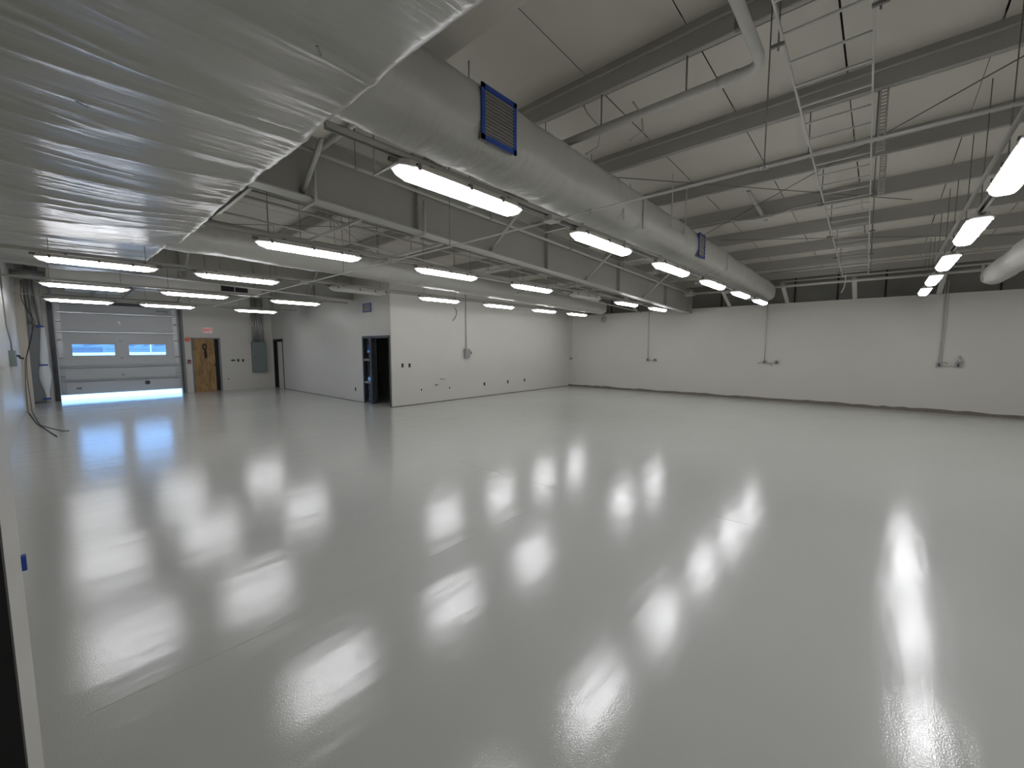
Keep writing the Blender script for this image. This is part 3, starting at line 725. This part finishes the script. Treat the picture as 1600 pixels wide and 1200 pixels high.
def outlet(x, z, label, white=True, wallpt=None, cat='outlet', axis='y', w_=.07, h_=.115):
    t = thing('wall_outlet', (x, YO, z) if axis == 'y' else wallpt if axis == 'x' else (x, YG, z), label, cat, 'small wall outlets')
    if axis == 'y':
        box(x-w_/2, x+w_/2, YO-.006, YO, z-h_/2, z+h_/2).build('cover_plate', 'white' if white else 'charcoal', t)
        box(x-.02, x+.02, YO-.008, YO-.005, z-.04, z+.04).build('socket', 'dark', t)
    elif axis == 'x':
        y = wallpt[1]
        box(XO-.006, XO, y-w_/2, y+w_/2, z-h_/2, z+h_/2).build('cover_plate', 'white' if white else 'charcoal', t)
        box(XO-.008, XO-.005, y-.02, y+.02, z-.04, z+.04).build('socket', 'dark', t)
    else:
        box(x-w_/2, x+w_/2, YG-.006, YG, z-h_/2, z+h_/2).build('cover_plate', 'white' if white else 'charcoal', t)
        box(x-.02, x+.02, YG-.008, YG-.005, z-.04, z+.04).build('socket', 'dark', t)
outlet(6.7, 1.175, 'dark switch box nearest the office corner', False, cat='switch')
outlet(6.936, 1.17, 'dark switch box, second from the office corner', False, cat='switch')
outlet(7.332, .43, 'white outlet low on the office wall, nearest its corner', True)
outlet(8.413, .408, 'white outlet low on the office wall beside the pipe stubs', True)
outlet(9.965, .424, 'black low outlet below the disconnect switch', False)
outlet(11.166, .425, 'black low outlet in the middle of the office wall', False)
outlet(12.117, .427, 'black low outlet farthest along the office wall', False)
outlet(0, .38, 'low outlet left of the dark glazed door frame', False, (XO, 12.3, .38), axis='x')
conduit('pipe_stub', [(7.86, YO, .545), (7.86, YO-.07, .545), (7.92, YO-.09, .545)], .018, 'short water pipe stub sticking out of the office wall', 'pipe stub', m='galv')
conduit('pipe_stub', [(8.06, YO, .71), (8.06, YO-.05, .71), (8.2, YO-.07, .705)], .014, 'second pipe stub, higher and to the right', 'pipe stub', m='galv')
vt = thing('wall_vent', (XO, 11.44, 2.73), 'small taped-over vent high on the office side wall', 'vent')
v_ = box(XO-.012, XO, 11.23, 11.65, 2.75, 2.97).build('vent_cover', 'grille', vt)
m = MB()
for q in ((11.2, 11.24, 2.73, 2.98), (11.64, 11.67, 2.73, 2.99), (11.2, 11.67, 2.73, 2.76), (11.2, 11.67, 2.96, 2.99)): m.box(XO-.016, XO-.01, q[0], q[1], q[2], q[3])
m.build('tape_border', 'tape', vt)
for zz in (2.8, 2.84, 2.88, 2.92): box(XO-.018, XO-.012, 11.26, 11.62, zz, zz+.012).build('louver', 'charcoal', vt)

# ------------------------------------------------------------------ end wall fittings
pb = thing('electrical_panel', (5.8, YG, .68), 'grey-green electrical panel cabinet on the end wall', 'panel')
box(5.54, 6.06, YG-.16, YG, .68, 1.92).build('cabinet', 'panelgrey', pb); box(5.56, 6.04, YG-.172, YG-.16, .7, 1.9).build('door', 'panelgrey', pb)
box(5.6, 5.62, YG-.18, YG-.172, 1.25, 1.35).build('latch', 'charcoal', pb)
for i, x in enumerate((5.59, 5.63, 5.68, 5.715, 5.76, 5.80, 5.84, 5.9, 5.95, 6.0)):
    MB().tube([(x, YG-.09, 1.9), (x+(.012 if i % 2 else -.008), YG-.09, 2.6), (x+.01*math.sin(i), YG-.09, 4.0)], .014 if i % 3 else .019, 6).build('conduit', 'galv', pb)
MB().bar((5.5, YG-.06, 2.655), (6.08, YG-.06, 2.655), .04, .04).build('clamp_strut', 'steel', pb)
ex = thing('exit_sign', (4.09, YG, 2.245), 'white EXIT sign with red letters above the plywood door', 'sign')
box(3.94, 4.235, YG-.06, YG, 2.245, 2.45).build('sign_case', 'signface', ex)
cu = bpy.data.curves.new('letters', 'FONT'); cu.body = 'EXIT'; cu.size = .17; cu.align_x = 'CENTER'; cu.align_y = 'CENTER'; cu.extrude = .002; cu.offset = .004
to = bpy.data.objects.new('letters_tmp', cu); C.objects.link(to)
me = bpy.data.meshes.new_from_object(to.evaluated_get(bpy.context.evaluated_depsgraph_get())); bpy.data.objects.remove(to)
lo = bpy.data.objects.new('letters', me); C.objects.link(lo); me.materials.clear(); me.materials.append(MT['red'])
lo.parent = ex; lo.rotation_euler = (math.pi/2, 0, 0); lo.location = (0.0, -.062, .1); lo.scale = (.78, 1, 1)
st = thing('alarm_strobe', (3.46, YG, 1.93), 'alarm strobe under an orange cover beside the plywood door', 'alarm')
MB().tube([(3.46, YG, 1.99), (3.46, YG-.03, 1.99)], .085, 16).build('cover', 'orange', st); box(3.4, 3.46, YG-.04, YG-.028, 1.98, 2.03).build('strobe_lens', 'orange', st)
pl = thing('pull_station', (3.47, YG, 1.11), 'dark red fire alarm pull station left of the plywood door', 'alarm')
box(3.425, 3.515, YG-.05, YG, 1.1, 1.23).build('case', 'redbox', pl); box(3.445, 3.495, YG-.058, YG-.05, 1.14, 1.16).build('handle', 'white', pl)
outlet(4.883, 1.177, 'wide dark switch box right of the plywood door', False, cat='switch', axis='g', w_=.16, h_=.05)
outlet(5.06, 1.173, 'dark switch box, middle of three by the electrical panel', False, cat='switch', axis='g')
outlet(5.228, 1.168, 'dark switch box, closest to the electrical panel', False, cat='switch', axis='g')
outlet(4.68, .442, 'white low outlet right of the plywood door', True, axis='g')

# corner column, wrapped sheet and loose cables at the far left
col = tag(box(XL, -.385, 17.6, 17.72, 0, 3.35).build('corner_column', 'beige'), 'beige boxed column on the left wall near the overhead door', 'column')
cs = thing('covered_panel', (-.3, 19.25, 0), 'grey panel partly covered in taped plastic beside the overhead door', 'panel')
box(-.47, -.17, 19.22, 19.32, .03, 2.4).build('panel_sheet', 'cabinet', cs)
rg = []
for i in range(30):
    z = .05+2.35*i/29
    wdt = .035+.06*abs(math.sin((z-.1)*1.35))+.05*(1 if .35 < z < 1.2 else 0)*math.sin(math.pi*min(1, max(0, (z-.35)/.85)))
    cx = -.13 - .02*math.sin(z*2)
    rg.append([(cx+wdt*math.cos(a), 19.22+.6*wdt*math.sin(a), z) for a in [2*math.pi*j/10 for j in range(10)]])
MB().loft(rg, True).build('plastic_roll', 'white', cs)
for z in (.12, 1.16, 2.34): box(-.24, -.07, 19.16, 19.3, z-.025, z+.025).build('tape_band', 'tape', cs)
for nm, xx in (('left', -.36), ('right', -.3)):
    conduit('corner_pipe', [(xx, 19.28, 2.4), (xx, 19.28, 4.3)], .02, nm + ' thin pipe rising above the covered panel', 'pipe', m='galv')
conduit('vent_pipe', [(-.13, 19.3, 2.36), (-.14, 19.3, 2.9), (-.16, 19.28, 3.2), (-.16, 19.28, 4.2)], [.035, .06, .07, .07], 'wide pale vent pipe above the covered panel', 'pipe')
conduit('loose_cable', [(-.4, 17.3, 3.5), (-.42, 17.3, 3.0), (-.35, 17.3, 2.75), (-.22, 17.3, 2.4), (-.36, 17.3, 1.8), (-.47, 17.3, 1.3), (-.5, 17.2, .7), (-.5, 17.0, .1), (-.48, 16.5, .015), (-.3, 13.9, .012), (-.1, 12.3, .012), (-.02, 11.6, .012)], .008, 'long loose brown cable hanging in the corner and curling onto the floor', 'cable', m='wire', n=6)
conduit('loose_cable', [(-.38, 17.25, 3.5), (-.36, 17.25, 2.9), (-.25, 17.25, 2.5), (-.3, 17.25, 2.0), (-.44, 17.25, 1.4), (-.46, 17.2, .9), (-.44, 17.0, .4), (-.42, 16.6, .03), (-.25, 13.6, .012), (.06, 12.3, .012), (.15, 12.2, .012)], .008, 'second loose brown cable ending farther out on the floor', 'cable', m='wire', n=6)
lb = thing('safety_switch', (XL, 12.6, 1.33), 'grey safety switch with conduit on the left wall', 'switch box')
box(XL, XL+.085, 12.6, 13.05, 1.33, 1.64).build('box', 'panelgrey', lb)
MB().tube([(XL+.085, 13.0, 1.53), (XL+.12, 13.0, 1.53), (XL+.13, 13.0, 1.49), (XL+.18, 13.0, 1.48)], .02, 8).build('lever', 'black', lb)
MB().tube([(XL+.04, 12.8, 1.64), (XL+.04, 12.8, 1.8), (XL+.03, 12.2, 2.1), (XL+.03, 12.0, 3.2)], .012, 8).build('conduit', 'galv', lb)

# ------------------------------------------------------------------ outside the overhead door, invented backdrop
struct(box(-60, 70, YG+.12, 160, -.14, -.04).build('ground', 'concrete'), 'pale concrete yard outside the overhead door')
struct(MB().box(-60, 80, 118, 122, -.04, 9).build('backdrop_facade', 'facade'), 'invented distant building darkening the view in the door windows')  # invented, kept dark and tall to dim the window view
hm = MB(); xx = -30.
while xx < 45:
    w_ = random.uniform(.8, 2.2); hm.hexa([(xx, 88, -.04), (xx+w_, 88, -.04), (xx+w_, 90, -.04), (xx, 90, -.04)], [(xx, 88.3, random.uniform(1.75, 2.3)), (xx+w_, 88.3, random.uniform(1.75, 2.3)), (xx+w_, 89.6, 1.8), (xx, 89.6, 1.8)]); xx += w_
tag(hm.build('hedge', 'hedge'), 'invented low hedge shaped to dim the view through the door windows', 'hedge')  # invented hedge, raised to cover the bright sky in the windows
tag(MB().box(-30, 40, 60, 60.3, -.04, 1.08).box(-30, 40, 59.95, 60.35, 1.08, 1.16).build('backdrop_wall', 'white'), 'invented low white wall standing in for pale ground in the door windows', 'wall')  # invented wall, gives the windows their white lower band
tag(box(1.2, 3.9, 64, 66, 0, 1.75).build('container', 'facade'), 'dark box container beyond the yard wall in the left door window', 'container')
tag(MB().tube([(7.3, 59, -.04), (7.3, 59, 7)], .05, 8).build('light_pole', 'white'), 'white pole seen through the right door window', 'pole')
